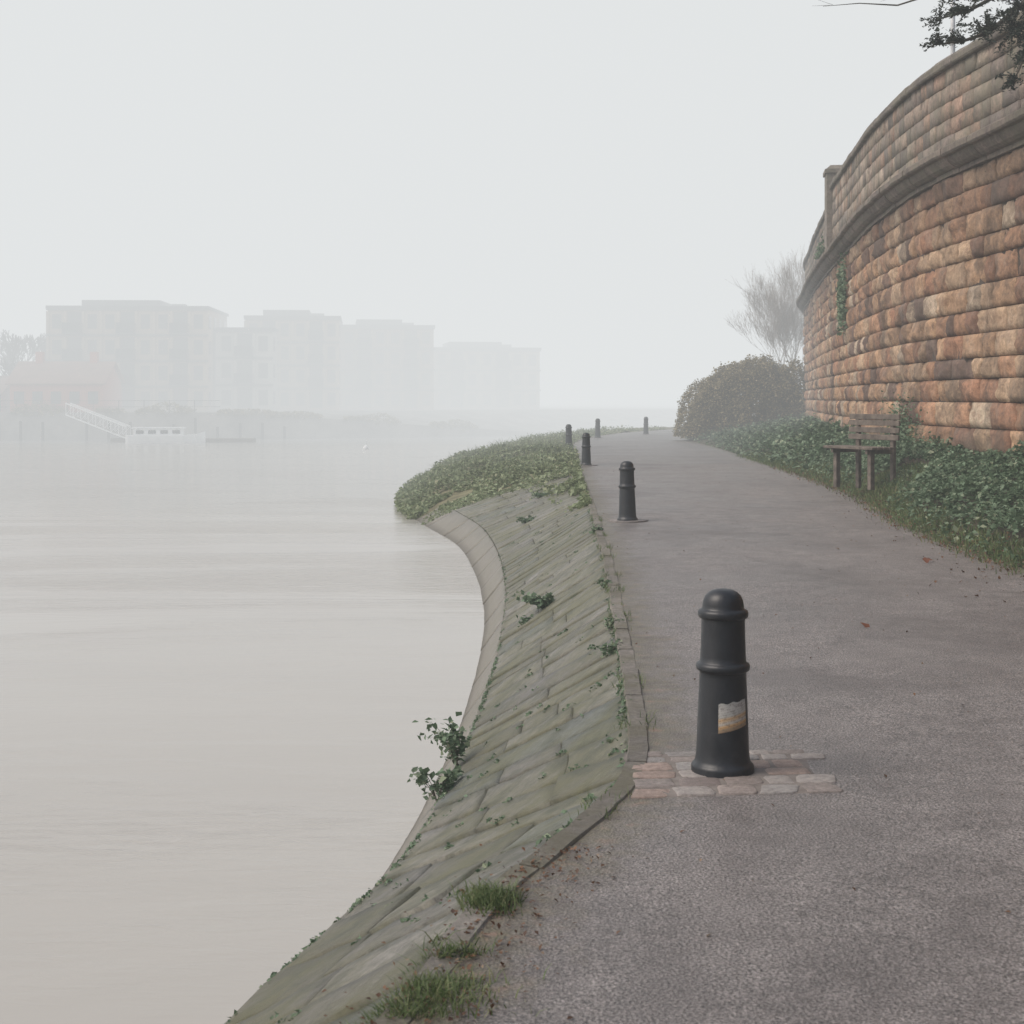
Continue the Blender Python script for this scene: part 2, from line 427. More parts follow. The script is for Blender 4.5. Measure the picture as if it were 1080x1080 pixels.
for _ in range(60):
    y=random.uniform(12,20); x=rx(y)-abs(random.gauss(0,.7)); P.append((x,y,pathz(x,y)+.01))
leaves("fallen_leaves",P,.045,LITTER,4.)
P=[]
for _ in range(420):
    y=random.uniform(4.3,40); x=random.uniform(tx(y)+.1,rx(y)); P.append((x,y,pathz(x,y)+.006))
leaves("leaf_fragments",P,.022,LITTER,4.)
leaves("fallen_leaves",[(4.74,16.75,.04),(4.80,16.8,.045),(2.9,12.0,.03)],.13,leafmat("red_leaf",[(0,(.17,.06,.035)),(1,(.24,.10,.055))]),2.)

# ---------------------------------------------------------------- weed mound on the river side
V=[];F=[];ym=list(np.arange(34,110,.7)); nm=16
def mound(u,v):
    p=slope(u,v)
    k=min(1,max(0,(u-u_at_y(37.5)+v*2.0)/9.))
    p.z+=k*(.36*math.sin(math.pi*min(1,max(0,v*.9+.0)))**1.0)+k*.20*mn.noise(p*.7)-.03
    return p,k
uu=[u_at_y(y) for y in ym]
for u in uu:
    for j in range(nm+1):
        p,k=mound(u,j/nm*1.02); 
        if k<=0: p.z-=.15
        V.append(p)
for i in range(len(uu)-1):
    for j in range(nm): F.append((i*(nm+1)+j,i*(nm+1)+j+1,(i+1)*(nm+1)+j+1,(i+1)*(nm+1)+j))
mesh_obj("weed_covered_mound",V,F,simple("mound_soil",(.08,.07,.04),(.20,.19,.10),2,.95,.6,25,.03),True)
P=[]
for _ in range(62000):
    u=random.uniform(u_at_y(33),u_at_y(90)) if random.random()<.35 else random.uniform(u_at_y(34),u_at_y(58)); v=random.uniform(-.02,1.03)
    p,k=mound(u,v)
    if k<=.02 or mn.noise(p*.8+Vector((9,0,0)))>.10+.28*k: continue
    lump=.3+1.0*mn.noise(p*.9)+.5*mn.noise(p*3.1)
    P.append((p.x+random.gauss(0,.03),p.y,p.z+max(0.02,lump)*.34*min(1,k*2.5)*random.uniform(.3,1)))
for _ in range(4200):
    y=random.uniform(26,42); v=abs(random.gauss(0,.05+.012*max(0,y-27))); u=u_at_y(y); p=slope(u,v)
    if mn.noise(Vector((y*.8,v*4,0)))<-.1: continue
    P.append((p.x,p.y,p.z+random.uniform(.02,.20)*min(1,(y-25)/9)))
leaves("bank_weeds",P,.12,WEED,.7)
P=[]
for _ in range(2500):
    u=random.uniform(u_at_y(38),u_at_y(56)); p=slope(u,random.uniform(.93,1.06)); P.append((p.x,p.y,max(WATER+.02,p.z)+random.uniform(0,.25)))
leaves("bank_weeds",P,.12,WEED,.4,droop=.6)
P=[]
for _ in range(2600):
    u=random.uniform(u_at_y(39),u_at_y(75)); v=random.uniform(.02,.98); p,k=mound(u,v)
    if mn.noise(p*.7)>.0: P.append((p.x,p.y,p.z))
blades("bank_weed_stalks",P,.40,.03,WEED,lean=.35)

P=[]
def tuft(u,v,n,r,h,out):
    for _ in range(n):
        a=random.uniform(0,6.28); q=r*math.sqrt(random.random()); uu_=u+q*math.cos(a); vv=v+q*math.sin(a)/2.3
        p=slope(uu_,vv); p.z+=random.uniform(.01,h)*(1-.6*q/r); out.append(tuple(p))
for _ in range(380):
    y=random.choice([random.uniform(5,14),random.uniform(5,34)]); v=random.choice([.8,.8,.8,.8,.02,.02,random.uniform(.05,.75),random.uniform(.05,.75)])
    tuft(u_at_y(y),v,random.randint(5,18),random.uniform(.025,.08),.04,P)
leaves("joint_weeds",P,.03,IVY,.6)
def plant(name,u,v,h,spread,n,leaf,mat,lean=(0,0)):
    par=empty(name); base=slope(u,v); segs=[];L=[]
    for _ in range(n):
        a=random.uniform(0,6.28); r=spread*random.uniform(.3,1)
        top=base+Vector((math.cos(a)*r+lean[0],math.sin(a)*r+lean[1],h*random.uniform(.45,1)))
        prev=base.copy()
        for i in range(1,6):
            t=i/5; q=base.lerp(top,t)+Vector((0,0,h*.18*math.sin(t*3.14)))
            segs.append((prev,q,.005*(1.2-t),.005*(1.05-t))); 
            for _k in range(4): L.append(tuple(q+Vector((random.gauss(0,.035),random.gauss(0,.035),random.gauss(0,.02)))))
            prev=q
    V,F=tubes(segs,4); mesh_obj("stems",V,F,TWIG,parent=par); leaves("leaves",L,leaf,mat,.3,par,.75)
plant("bramble_plant",u_at_y(9.9),.80,.44,.24,10,.065,IVY,(-.06,0))
plant("bramble_plant",u_at_y(9.0),.83,.26,.2,8,.06,IVY,(0,0))
plant("weed_plant",u_at_y(16.4),.46,.16,.30,14,.065,IVY,(0,0))
plant("weed_plant",u_at_y(16.0),.62,.08,.12,6,.05,IVY)
plant("weed_plant",u_at_y(29.),.5,.1,.25,8,.08,IVY)
plant("weed_plant",u_at_y(33.),.3,.1,.25,8,.08,IVY)
plant("weed_plant",u_at_y(12.3),.03,.07,.08,6,.035,IVY)
plant("weed_plant",u_at_y(11.2),.05,.07,.10,7,.035,IVY)
plant("weed_plant",u_at_y(15.),.03,.06,.08,6,.04,IVY)
plant("weed_plant",u_at_y(21.),.02,.08,.10,6,.05,IVY)
P=[]
for _ in range(7000):
    y=random.uniform(3.6,5.02); 
    w=.15*(1-abs(y-4.3)/.9)+.03
    if mn.noise(Vector((y*4,1,0)))<-.15: continue
    x=tx(y)+random.gauss(.03,max(.03,w)); P.append((x,y,-.01 if x>tx(y) else -.02-(tx(y)-x)*.8))
for _ in range(900):
    a=random.gauss(0,.05); b_=random.gauss(0,.06); P.append((tx(5.5)+.03+a,5.5+b_,0))
for _ in range(2600):
    y=random.uniform(5,24); 
    if mn.noise(Vector((y*1.7,0,0)))<.12: continue
    P.append((tx(y)+random.choice([-.04,.09])+random.gauss(0,.02),y,0))
blades("grass_tufts",P,.055,.005,GRASS,lean=.7)
P=[]
for _ in range(700):
    y=random.uniform(3.6,6.2); P.append((tx(y)+random.gauss(.12,.13),y,pathz(tx(y)+.1,y)+.012))
leaves("fallen_leaves",P,.020,LITTER,2.)

# ---------------------------------------------------------------- retaining wall
wall=empty("stone_retaining_wall")
pal=[((.42,.245,.15),5),((.48,.305,.185),4),((.50,.35,.23),3),((.36,.195,.12),3),((.25,.145,.10),2.2),((.52,.41,.30),1.8),((.15,.10,.078),1.5)]
cols=[p[0] for p in pal]; wts=[p[1] for p in pal]
S0=s_at_y(-14); S1=s_at_y(100)
def lowpt(s,z): return wall_pt(s,0,z)
def lown(s,z): n=wnorm(s); return Vector((n[0],n[1],0))
bl=[]; z0=.6; z1=5.86; hs=[random.uniform(.34,.47) for _ in range(13)]; sc=(z1-z0)/sum(hs); zc=z0
for k,h in enumerate(hs):
    h*=sc; s=S0+random.uniform(-.5,0)
    while s<S1:
        L=random.uniform(.35,1.1); c=np.array(random.choices(cols,wts)[0])*random.uniform(.72,1.15)
        bl.append((s,s+L,zc,zc+h,c)); s+=L
    zc+=h
build_blocks("rock_faced_courses",bl,lowpt,lown,WALLM,10,7,.010,.018,.045,.045,4.6,wall,pf=9.)
bl=[]; s=S0
while s<S1:
    L=random.uniform(.8,1.3); bl.append((s,s+L,.2,.86,np.array((.30,.25,.21))*random.uniform(.8,1.15))); s+=L
build_blocks("plinth",bl,lambda s,z:wall_pt(s,.09,z),lown,WALLM,5,3,.012,.02,.01,.012,3,wall)
def topz(y):
    if y<46: return float(np.interp(y,[24,44],[7.78,8.35]))
    return 7.85
bl=[]; nP=5; zb=6.32
for k in range(nP):
    s=S0
    while s<S1:
        L=random.uniform(.35,.85); y=wpos(s)[1]
        c=np.array(random.choice([(.26,.20,.16),(.31,.24,.19),(.21,.17,.145),(.35,.28,.225),(.29,.195,.145),(.15,.125,.11)]))*random.uniform(.8,1.15)
        bl.append((s,s+L,k/nP,(k+1)/nP,c)); s+=L
def parpt(s,q): y=wpos(s)[1]; return wall_pt(s,.02,zb+(topz(y)-zb)*q)
build_blocks("parapet_courses",bl,parpt,lown,PARM,6,4,.008,.012,.012,.020,4,wall,1,1.5)
V=[];F=[];ss=list(np.arange(S0,S1,.5))
for s in ss:
    y=wpos(s)[1]
    for off,z in ((.0,.1),(.0,6.3),(.0,topz(y)),(-.42,topz(y)),(-.42,6.0)): V.append(wall_pt(s,off,z))
for i in range(len(ss)-1):
    for j in range(4): F.append((i*5+j,(i+1)*5+j,(i+1)*5+j+1,i*5+j+1))
mesh_obj("wall_core",V,F,MORT,False,wall)
def sweep(name,prof,zf,mat,colr,step,gap,par,sa=S0,sb=S1):
    V=[];F=[];C=[]; s=sa; n=len(prof)
    while s<sb:
        L=step*random.uniform(.85,1.15); k=len(V); c=np.array(colr)*random.uniform(.75,1.15); jit=random.uniform(-.010,.010)
        for x in np.linspace(s+gap,s+L-gap,4):
            for o,z in prof:
                p=wall_pt(x,o+jit,z+zf(wpos(x)[1])); p+=Vector((.012*mn.noise(p*6),0,.012*mn.noise(p*5))); V.append(p)
        for i in range(3):
            for j in range(n-1): F.append((k+i*n+j,k+(i+1)*n+j,k+(i+1)*n+j+1,k+i*n+j+1)); C.append(c)
        F.append(tuple(k+j for j in range(n))); C.append(c); F.append(tuple(k+3*n+j for j in range(n))); C.append(c)
        s+=L
    setcol(mesh_obj(name,V,F,mat,False,par),C)
ogee=[(-.02,5.86),(.10,5.86),(.10,5.94),(.17,5.95),(.24,5.99),(.29,6.05),(.32,6.12),(.40,6.13),(.43,6.16),(.43,6.25),(.40,6.28),(.20,6.33),(.05,6.37),(-.02,6.37)]
sweep("string_course",ogee,lambda y:0,PARM,(.17,.135,.115),1.1,.004,wall)
cop=[(-.02,0),(.12,0),(.14,.03),(.14,.12),(.08,.19),(-.2,.24),(-.46,.19),(-.50,.12),(-.50,0),(-.40,0)]
sweep("coping",cop,topz,PARM,(.18,.155,.135),1.0,.004,wall)
def orient_box(V,F,s,o0,o1,half,za,zb_,chz=0):
    k=len(V)
    for z,i in ((za,0),(zb_,chz)):
        for ds,o in ((-half+i,o0-i),(half-i,o0-i),(half-i,o1+i),(-half+i,o1+i)):
            V.append(wall_pt(s,0,z)+Vector((*(wnorm(s)*o),0))+Vector((wnorm(s)[1],-wnorm(s)[0],0))*ds)
    F+=[(k,k+1,k+2,k+3),(k+4,k+7,k+6,k+5),(k,k+4,k+5,k+1),(k+1,k+5,k+6,k+2),(k+2,k+6,k+7,k+3),(k+3,k+7,k+4,k)]
V=[];F=[]; s=s_at_y(45.6)
orient_box(V,F,s,.22,-.55,.45,6.36,8.86)
orient_box(V,F,s,.27,-.60,.50,8.86,8.98); orient_box(V,F,s,.24,-.57,.47,8.98,9.12,.15)
setcol(mesh_obj("pier",V,F,PARM,False,wall),[(.24,.20,.17)]*len(F))
V=[];F=[]
for s in ss: V.append(wall_pt(s,-.4,6.2)); p=wall_pt(s,-.4,6.2); V.append(Vector((p.x+160,p.y-20,6.2)))
for i in range(len(ss)-1): F.append((2*i,2*i+1,2*i+3,2*i+2))
mesh_obj("upper_road_ground",V,F,SOIL)
P=[]
for _ in range(900):
    s=s_at_y(40.5)+random.gauss(0,.45); z=4.9+random.gauss(0,.45)-abs(random.gauss(0,.2)); p=wall_pt(s,.1+random.random()*.14,z); P.append(tuple(p))
for _ in range(260):
    s=s_at_y(47)+random.gauss(0,.6); z=6.45+abs(random.gauss(0,.2)); P.append(tuple(wall_pt(s,.2+random.random()*.2,z)))
leaves("wall_ivy",P,.12,IVY,.3,droop=.5)
P=[]
for _ in range(1500):
    s=s_at_y(29.4)+random.gauss(0,.8); z=.9+abs(random.gauss(0,.4)); p=wall_pt(s,.12+random.random()*.15,z); P.append(tuple(p))
leaves("wall_ivy",P,.07,IVY,.3,droop=.3)

# ---------------------------------------------------------------- bollards
def lathe(prof,n=40):
    V=[];F=[]
    for r,z in prof:
        for i in range(n): a=2*math.pi*i/n; V.append((r*math.cos(a),r*math.sin(a),z))
    m=len(prof)
    for j in range(m-1):
        for i in range(n): k=(i+1)%n; F.append((j*n+i,j*n+k,(j+1)*n+k,(j+1)*n+i))
    F.append(tuple(range((m-1)*n,m*n)))
    return V,F
s_=.00481
pr=[(33,-10),(33,4),(32.5,6),(31,7.5),(29.5,9),(28.7,12),(28,16),(27.6,22),(27,40),(25.8,70),(24.6,98),(24.6,103),(25.5,104.5),(27.6,105.5),(28.2,107.5),(28.2,110),(27.6,112),(25.5,113),(24.2,114.5),(23.9,120),(23.2,140),(22.8,157),(23.2,159.5),(25.6,160.5),(26.4,162.5),(26.4,166),(25.6,168),(22.8,169),(21.8,170.5),(21.6,174),(20.8,178.5),(18.8,183),(15.5,186.5),(11,189),(5.5,190.2),(.4,190.5)]
BP=[(1.068,7.42),(1.78,22.55),(2.09,41.2),(2.12,54.5),(4.1,70),(7.0,76.5)]
PADM=simple("pad_concrete",(.17,.155,.145),(.25,.23,.22),12,.85)
for i,(x,y) in enumerate(BP):
    par=empty("bollard"); par.location=(x,y,.018); par.rotation_euler=(math.radians(random.uniform(-.8,.8)),math.radians(random.uniform(-.8,.8)) if i else .004,0)
    V,F=lathe([(r*s_,z*s_) for r,z in pr]); o=mesh_obj("cast_iron_post",V,F,BOLM,True,par)
    o.modifiers.new("e","EDGE_SPLIT").split_angle=math.radians(50)
    if i:
        rr=.30
        V=[(rr*math.cos(a)*(1+.08*math.sin(3*a+i)),rr*math.sin(a)*.95,z) for z in (-.03,.003) for a in np.linspace(0,2*math.pi,20,endpoint=False)]
        F=[tuple(range(20,40))]+[(k,(k+1)%20,20+(k+1)%20,20+k) for k in range(20)]
        mesh_obj("base_pad",V,F,PADM,False,par)
    else:
        V=[];F=[];nx,nz=14,12
        for a in range(nx+1):
            for b in range(nz+1):
                fx=a/nx;fz=b/nz; w=.158; hh=.145
                cut=1-.10*fx+.03*math.sin(fx*17)
                if b==nz: fz=cut
                zc_=.225+fz*hh+(fx-.5)*.035
                ang=math.radians(-80)+(fx-.5)*w/.124
                rad=np.interp(zc_/s_,[22,40,70,98],[27.6,27,25.8,24.6])*s_+.0015+.0008*mn.noise(Vector((fx*5,fz*5,0)))
                V.append((rad*math.cos(ang+.15),rad*math.sin(ang+.15),zc_))
        for a in range(nx):
            for b in range(nz): q=a*(nz+1)+b; F.append((q,q+nz+1,q+nz+2,q+1))
        o=mesh_obj("torn_sticker",V,F,None,True,par)
        uv=o.data.uv_layers.new(name="UVMap")
        for l in o.data.loops:
            vi=l.vertex_index; uv.data[l.index].uv=((vi//(nz+1))/nx,(vi%(nz+1))/nz)
        g=G("sticker_paper",.5); w=g.N("ShaderNodeSeparateXYZ"); g.put(w.inputs[0],g.coord("UV"))
        fz=g.math("ADD",w.outputs[1],g.math("MULTIPLY",g.noise(g.coord("UV"),4,4),.04))
        c=g.ramp(fz,[(0,(.20,.13,.08)),(.12,(.30,.22,.14)),(.2,(.5,.30,.12)),(.30,(.42,.40,.36)),(.45,(.5,.33,.17)),(.55,(.40,.40,.37)),(.75,(.43,.42,.40)),(1,(.36,.36,.34))])
        lines=g.math("GREATER_THAN",g.math("SINE",g.math("MULTIPLY",fz,75.)),.3)
        msk=g.math("MULTIPLY",lines,g.math("GREATER_THAN",g.noise(g.mapping(g.coord("UV"),(3,1,1)),9,2),.5))
        c=g.mix(g.math("MULTIPLY",msk,.35),c,(.12,.11,.10))
        c=g.mix(g.ramp(g.noise(g.coord("UV"),7,6,.7),[(.5,0),(.68,.8)]),c,(.10,.085,.07))
        g.col(c); o.data.materials.append(g.m)
pad=empty("cobblestone_pad"); x0,y0=1.06,7.40
V=[];F=[];n_=18
for i in range(n_+1):
    for j in range(n_+1):
        a=(i/n_-.5)*.97; b=(j/n_-.5)*.92; X=x0+a+b*.06; Y=y0+b+a*.06
        e_=i in(0,n_) or j in(0,n_)
        V.append((X+(random.uniform(-.012,.012) if e_ else 0),Y+(random.uniform(-.012,.012) if e_ else 0),pathz(X,Y)+(-.004 if e_ else .005)))
for i in range(n_):
    for j in range(n_): q=i*(n_+1)+j; F.append((q,q+n_+1,q+n_+2,q+1))
mesh_obj("mortar_bed",V,F,simple("setts_mortar",(.13,.112,.10),(.20,.18,.165),15,.9),parent=pad)
V=[];F=[];C=[]; y=y0-.44
while y<y0+.36:
    hh=random.uniform(.10,.17); x=x0-.46+random.uniform(-.02,.01)
    while x<x0+.40:
        w=random.uniform(.10,.24); cx,cy=x+w/2,y+hh/2
        if math.hypot(cx-1.068,cy-7.42)>.12:
            k=len(V); c=np.array(random.choice([(.29,.25,.23),(.25,.21,.195),(.34,.31,.29),(.23,.20,.185),(.31,.235,.20),(.28,.265,.255)]))*random.uniform(.9,1.14)
            dz=random.uniform(-.003,.004)+pathz(cx,cy)-.012; m=16; sk=random.uniform(-.15,.15); jj=[random.uniform(.9,1.03) for _ in range(m)]
            for ring,(sc_,z) in enumerate(((.97,.0),(.97,.0175),(.91,.0205),(.5,.021))):
                for q in range(m):
                    a=2*math.pi*(q+.5)/m; ca,sa=math.cos(a),math.sin(a)
                    px=abs(ca)**.3*math.copysign(1,ca)*w/2*sc_*jj[q]; py=abs(sa)**.3*math.copysign(1,sa)*hh/2*sc_*jj[q]
                    px+=py*sk
                    X,Y=cx+px,cy+py
                    V.append((X+(Y-y0)*.06,Y+(X-x0)*.06,z+dz+random.gauss(0,.0006)))
            for r in range(3):
                for q in range(m): F.append((k+r*m+q,k+r*m+(q+1)%m,k+(r+1)*m+(q+1)%m,k+(r+1)*m+q)); C.append(c)
            F.append(tuple(k+3*m+q for q in range(m))); C.append(c)
        x+=w+.010
    y+=hh+.010
setcol(mesh_obj("setts",V,F,stonemat("sett_stone",30,(.17,.145,.13),None,.6,.6),True,pad),C)

# ---------------------------------------------------------------- bench
bench=empty("park_bench"); bench.location=(6.68,27.3,.49)
bench.rotation_euler=(0,0,math.atan2(.90,-.43)+math.pi); bench.scale=(.95,.95,.95)
Lb=1.5
def bb(name,lst,mat):
    V,F=boxes(lst); o=mesh_obj(name,V,F,mat,False,bench); b=o.modifiers.new("b","BEVEL"); b.width=.008; b.segments=2
for i,yy in enumerate((-.50,-.36,-.22,-.08)): bb("seat_slat_%d"%(i+1),[(0,yy,.52,Lb,.12,.05)],WOOD)
for i,zz in enumerate((.72,.86,1.00,1.12)):
    bb("back_slat_%d"%(i+1),[(0,.075+.07*(zz-.6),zz,Lb,.035,.105)],WOOD)
for i,xx in enumerate((-.52,.52)):
    bb("front_leg_%d"%(i+1),[(xx,-.40,.10,.10,.10,.76)],WOOD)
    bb("back_post_%d"%(i+1),[(xx,.135,.42,.10,.07,1.46)],WOOD)
    bb("seat_rail_%d"%(i+1),[(xx,-.20,.45,.07,.64,.08)],WOOD)

# ---------------------------------------------------------------- hedge bush
def blob(c,r,n,seed,shell=.75):
    out=[]
    d=rng.normal(size=(n,3)); d/=np.linalg.norm(d,axis=1)[:,None]; d[:,2]=np.abs(d[:,2])*1.0-.08
    for q in d:
        p=Vector(q); k=1+.13*mn.noise(p*2.2+Vector((seed,0,0)))+.08*mn.noise(p*5+Vector((seed,1,0)))+.05*mn.noise(p*11)
        k*=shell+(1-shell)*random.random()**.4
        k*=random.choice((1,1,1,1.02,1.05))
        out.append((c[0]+q[0]*r[0]*k,c[1]+q[1]*r[1]*k,c[2]+q[2]*r[2]*k))
    return out
hb=empty("hedge_bush")
P=blob((10.7,66,.5),(2.8,2.6,3.35),34000,3,.86)+blob((12.5,65.2,.6),(1.35,1.6,3.1),9000,8,.82)+blob((8.9,65.6,.4),(1.6,1.7,2.5),9000,5,.82)
leaves("foliage",P,.11,HEDGE,.6,hb)
P2=blob((10.5,66,.4),(2.5,2.3,2.8),3000,3,.9); 
segs=[]
for _ in range(26):
    a=random.uniform(0,6.28); t=Vector((10.4+2*math.cos(a)*random.random(),66+1.8*math.sin(a)*random.random(),2.2)); segs.append((Vector((10.4+random.gauss(0,.3),66+random.gauss(0,.3),.3)),t,.05,.02))
V,F=tubes(segs); mesh_obj("stems",V,F,BARK,parent=hb)
leaves("inner_foliage",P2,.4,HEDGE,.3,hb)

# ---------------------------------------------------------------- trees
def branch(segs,tips,p,d,L,r,depth,maxd,spread=.55,up=.15,kids=3,minr=.004):
    n=3; prev=p.copy(); dd=d.copy()
    for i in range(n):
        dd=(dd+Vector((random.gauss(0,.12),random.gauss(0,.12),random.gauss(0,.1)+up*.25))).normalized()
        q=prev+dd*L/n; r1=max(minr,r*(1-.3*(i+1)/n)); segs.append((prev,q,max(minr,r*(1-.3*i/n)),r1)); prev=q
        if depth<maxd and (i>0 or depth==0):
            for _ in range(kids-1 if i<n-1 else kids):
                a=Vector((random.gauss(0,1),random.gauss(0,1),random.gauss(0,.7))).normalized()
                nd=(dd+a*spread*random.uniform(.7,1.4)+Vector((0,0,up))).normalized()
                branch(segs,tips,q,nd,L*random.uniform(.55,.8),r1*.6,depth+1,maxd,spread,up,kids,minr)
    tips.append(prev)
def bare_tree(name,x,y,z,h,r,maxd=4,mat=TWIG,kids=3,spread=.6,minr=.004):
    par=empty(name); segs=[];tips=[]
    branch(segs,tips,Vector((x,y,z)),Vector((0,0,1)),h*.36,r,0,maxd,spread,.22,kids,minr)
    V,F=tubes(segs,3 if maxd>4 else 4); mesh_obj("trunk_and_branches",V,F,mat,False,par); return tips
bare_tree("bare_tree",16.6,88,.6,8.6,.06,5,TWIG,3,.40,.004)
bare_tree("bare_tree",17.8,90,.6,9.8,.07,5,TWIG,3,.40,.004)

tr=empty("evergreen_tree"); segs=[]
tb=Vector((11.2,24.5,6.2))
segs+=[(tb,tb+Vector((-.1,0,2)),.22,.19),(tb+Vector((-.1,0,2)),tb+Vector((.1,.1,4.5)),.19,.13),(tb+Vector((.1,.1,4.5)),tb+Vector((.0,.1,7)),.13,.05)]
def limb(pts,r0,r1):
    pts=[Vector(p) for p in pts]; n=len(pts)-1
    for i in range(n): segs.append((pts[i],pts[i+1],r0+(r1-r0)*i/n,r0+(r1-r0)*(i+1)/n))
LP=[]
def spray(c,n,L,dirv):
    c=Vector(c)
    for _ in range(n):
        d=(Vector(dirv)+Vector((random.gauss(0,.6),random.gauss(0,.6),random.gauss(0,.45)))).normalized()
        l=L*random.uniform(.4,1.1); e=c+d*l; m=c.lerp(e,.5)+Vector((0,0,l*.08)); segs.append((c,m,.010,.007)); segs.append((m,e,.007,.003))
        for t in np.linspace(.08,1,int(l/.022)):
            q=(c.lerp(m,t*2) if t<.5 else m.lerp(e,t*2-1))
            for _k in range(3): LP.append(tuple(q+Vector((random.gauss(0,.026),random.gauss(0,.026),random.gauss(0,.022)))))
limb([(11.1,24.4,7.9),(10,23.6,8.5),(9,22.8,8.6),(8.2,22.2,8.3),(7.6,21.9,7.75),(7.1,21.8,7.35),(6.7,21.7,7.2),(6.25,21.6,7.12)],.09,.012)
limb([(9,22.8,8.6),(8.3,22,8.15),(7.8,21.6,7.45),(7.5,21.4,6.9),(7.3,21.3,6.5)],.05,.010)
limb([(11.1,24.4,8.9),(9.6,23.6,9.2),(8.4,22.8,8.75),(7.5,22.3,8.1),(6.9,22.1,7.75),(6.4,22,7.6)],.08,.010)
limb([(9.6,23.6,9.3),(8.2,23.4,9.0),(7.2,23.6,8.55),(6.3,23.9,8.32),(5.7,24,8.38),(5.1,24,8.33)],.03,.003)
for c,n,L,d in [((6.35,21.6,7.14),6,.28,(-1,0,.1)),((6.7,21.7,7.2),10,.34,(-.6,0,0)),((7.1,21.8,7.38),17,.42,(-.3,0,0)),((7.6,21.9,7.75),20,.5,(-.1,0,.1)),((8.1,22.1,8.1),20,.6,(-.1,0,-.2)),
    ((7.8,21.6,7.45),24,.45,(-.1,0,-.1)),((7.5,21.4,6.95),22,.36,(0,0,-.3)),((7.3,21.3,6.6),10,.24,(-.1,0,-.5)),((7.75,21.5,6.9),14,.38,(.3,0,-.3)),((7.4,21.6,7.3),16,.35,(0,0,0)),
    ((6.45,22,7.62),6,.3,(-1,0,.1)),((6.9,22.1,7.75),13,.4,(-.5,0,.1)),((7.5,22.3,8.1),18,.5,(-.2,0,0)),((8.4,22.8,8.75),16,.7,(0,0,0)),((9,22.8,8.6),14,.7,(0,0,0)),((9.6,23.6,9.3),16,.8,(0,0,.3))]: spray(c,n,L,d)
for _ in range(150):
    a=random.uniform(0,6.28); zz=random.uniform(2.5,7.5); r=random.uniform(.5,2.2)*(1-(zz-2.5)/7)
    c=tb+Vector((math.cos(a)*r+.6,math.sin(a)*r,zz)); spray(c,6,.55,(math.cos(a),math.sin(a),.1))
    if random.random()<.4: segs.append((tb+Vector((0,0,zz*.9)),c,.04,.012))
for _ in range(9):
    t=random.random(); q=Vector((7.2,23.6,8.55)).lerp(Vector((5.1,24,8.33)),t); segs.append((q,q+Vector((random.gauss(-.25,.1),0,random.gauss(.0,.08))),.003,.0015))
V,F=tubes(segs,5); mesh_obj("trunk_and_limbs",V,F,BARK,False,tr)
leaves("foliage",LP,.066,DARKL,.2,tr,.42)

lamp=empty("street_lamp")
b=Vector((10.85,36,6.2)); segs=[(b,b+Vector((0,0,1.2)),.10,.09),(b+Vector((0,0,1.2)),b+Vector((0,0,8)),.065,.045),(b+Vector((0,0,8)),b+Vector((-.5,0,8.35)),.04,.035),(b+Vector((-.5,0,8.35)),b+Vector((-1.1,0,8.4)),.035,.03)]
V,F=tubes(segs,12); GALV=simple("galvanised_steel",(.45,.46,.47),(.58,.59,.60),6,.5); mesh_obj("post_and_arm",V,F,GALV,True,lamp)
V,F=boxes([(b.x-1.4,b.y,b.z+8.38,.6,.22,.12)]); o=mesh_obj("lantern",V,F,GALV,False,lamp); o.modifiers.new("b","BEVEL").width=.03

# ---------------------------------------------------------------- far bank
FB=[(-500,90,.75),(-60,113,.75),(-45,117,.75),(-25,119.5,.72),(-16,123.5,.2),(-6,128,-.6),(4,134,-1.3),(40,152,-1.45),(120,185,-1.45),(500,330,-1.45)]
QUAY=simple("quay_stone",(.17,.155,.14),(.32,.29,.26),.6,.9)
V=[];F=[]
for x,y,zt in FB: V+=[(x,y-.4,-2),(x,y,zt),(x,y+2,zt+.01),(x-1,y+9,.74),(x-40,y+500,2.0)]
for i in range(len(FB)-1):
    for j in range(4): F.append((i*5+j,(i+1)*5+j,(i+1)*5+j+1,i*5+j+1))
mesh_obj("river_embankment",V,F,QUAY)
def fby(x): return float(np.interp(x,[p[0] for p in FB],[p[1] for p in FB]))
segs=[]
for x in np.arange(-60,-24,2.): 
    y=fby(x)+.4; segs.append((Vector((x,y,.7)),Vector((x,y,1.75)),.04,.04))
    for z in (1.2,1.7): segs.append((Vector((x,y,z)),Vector((x+2,fby(x+2)+.4,z)),.025,.025))
V,F=tubes(segs,4); mesh_obj("railing",V,F,IRON)
segs=[]
for x in np.arange(-58,-18,1.7):
    if random.random()<.75: y=fby(x)-.7; segs.append((Vector((x,y,-1.8)),Vector((x,y,random.uniform(-.6,.4))),.13,.12))
V,F=tubes(segs,6); mesh_obj("mooring_piles",V,F,BARK)
P=[]
for _ in range(8000):
    x=random.uniform(-60,-2); k=mn.noise(Vector((x*.3,0,0)))
    if k>-.1: P.append((x,fby(x)+random.uniform(-.4,2.5),float(np.interp(x,[p[0] for p in FB],[p[2] for p in FB]))+random.uniform(-.3,.9)*max(0,k+.3)*1.3))
leaves("quay_scrub",P,.3,HEDGE,.3)
GLASS=simple("window_glass",(.04,.045,.05),(.09,.095,.10),2,.2,.05)
DK=simple("roof_cladding",(.10,.10,.11),(.16,.16,.17),2,.7)
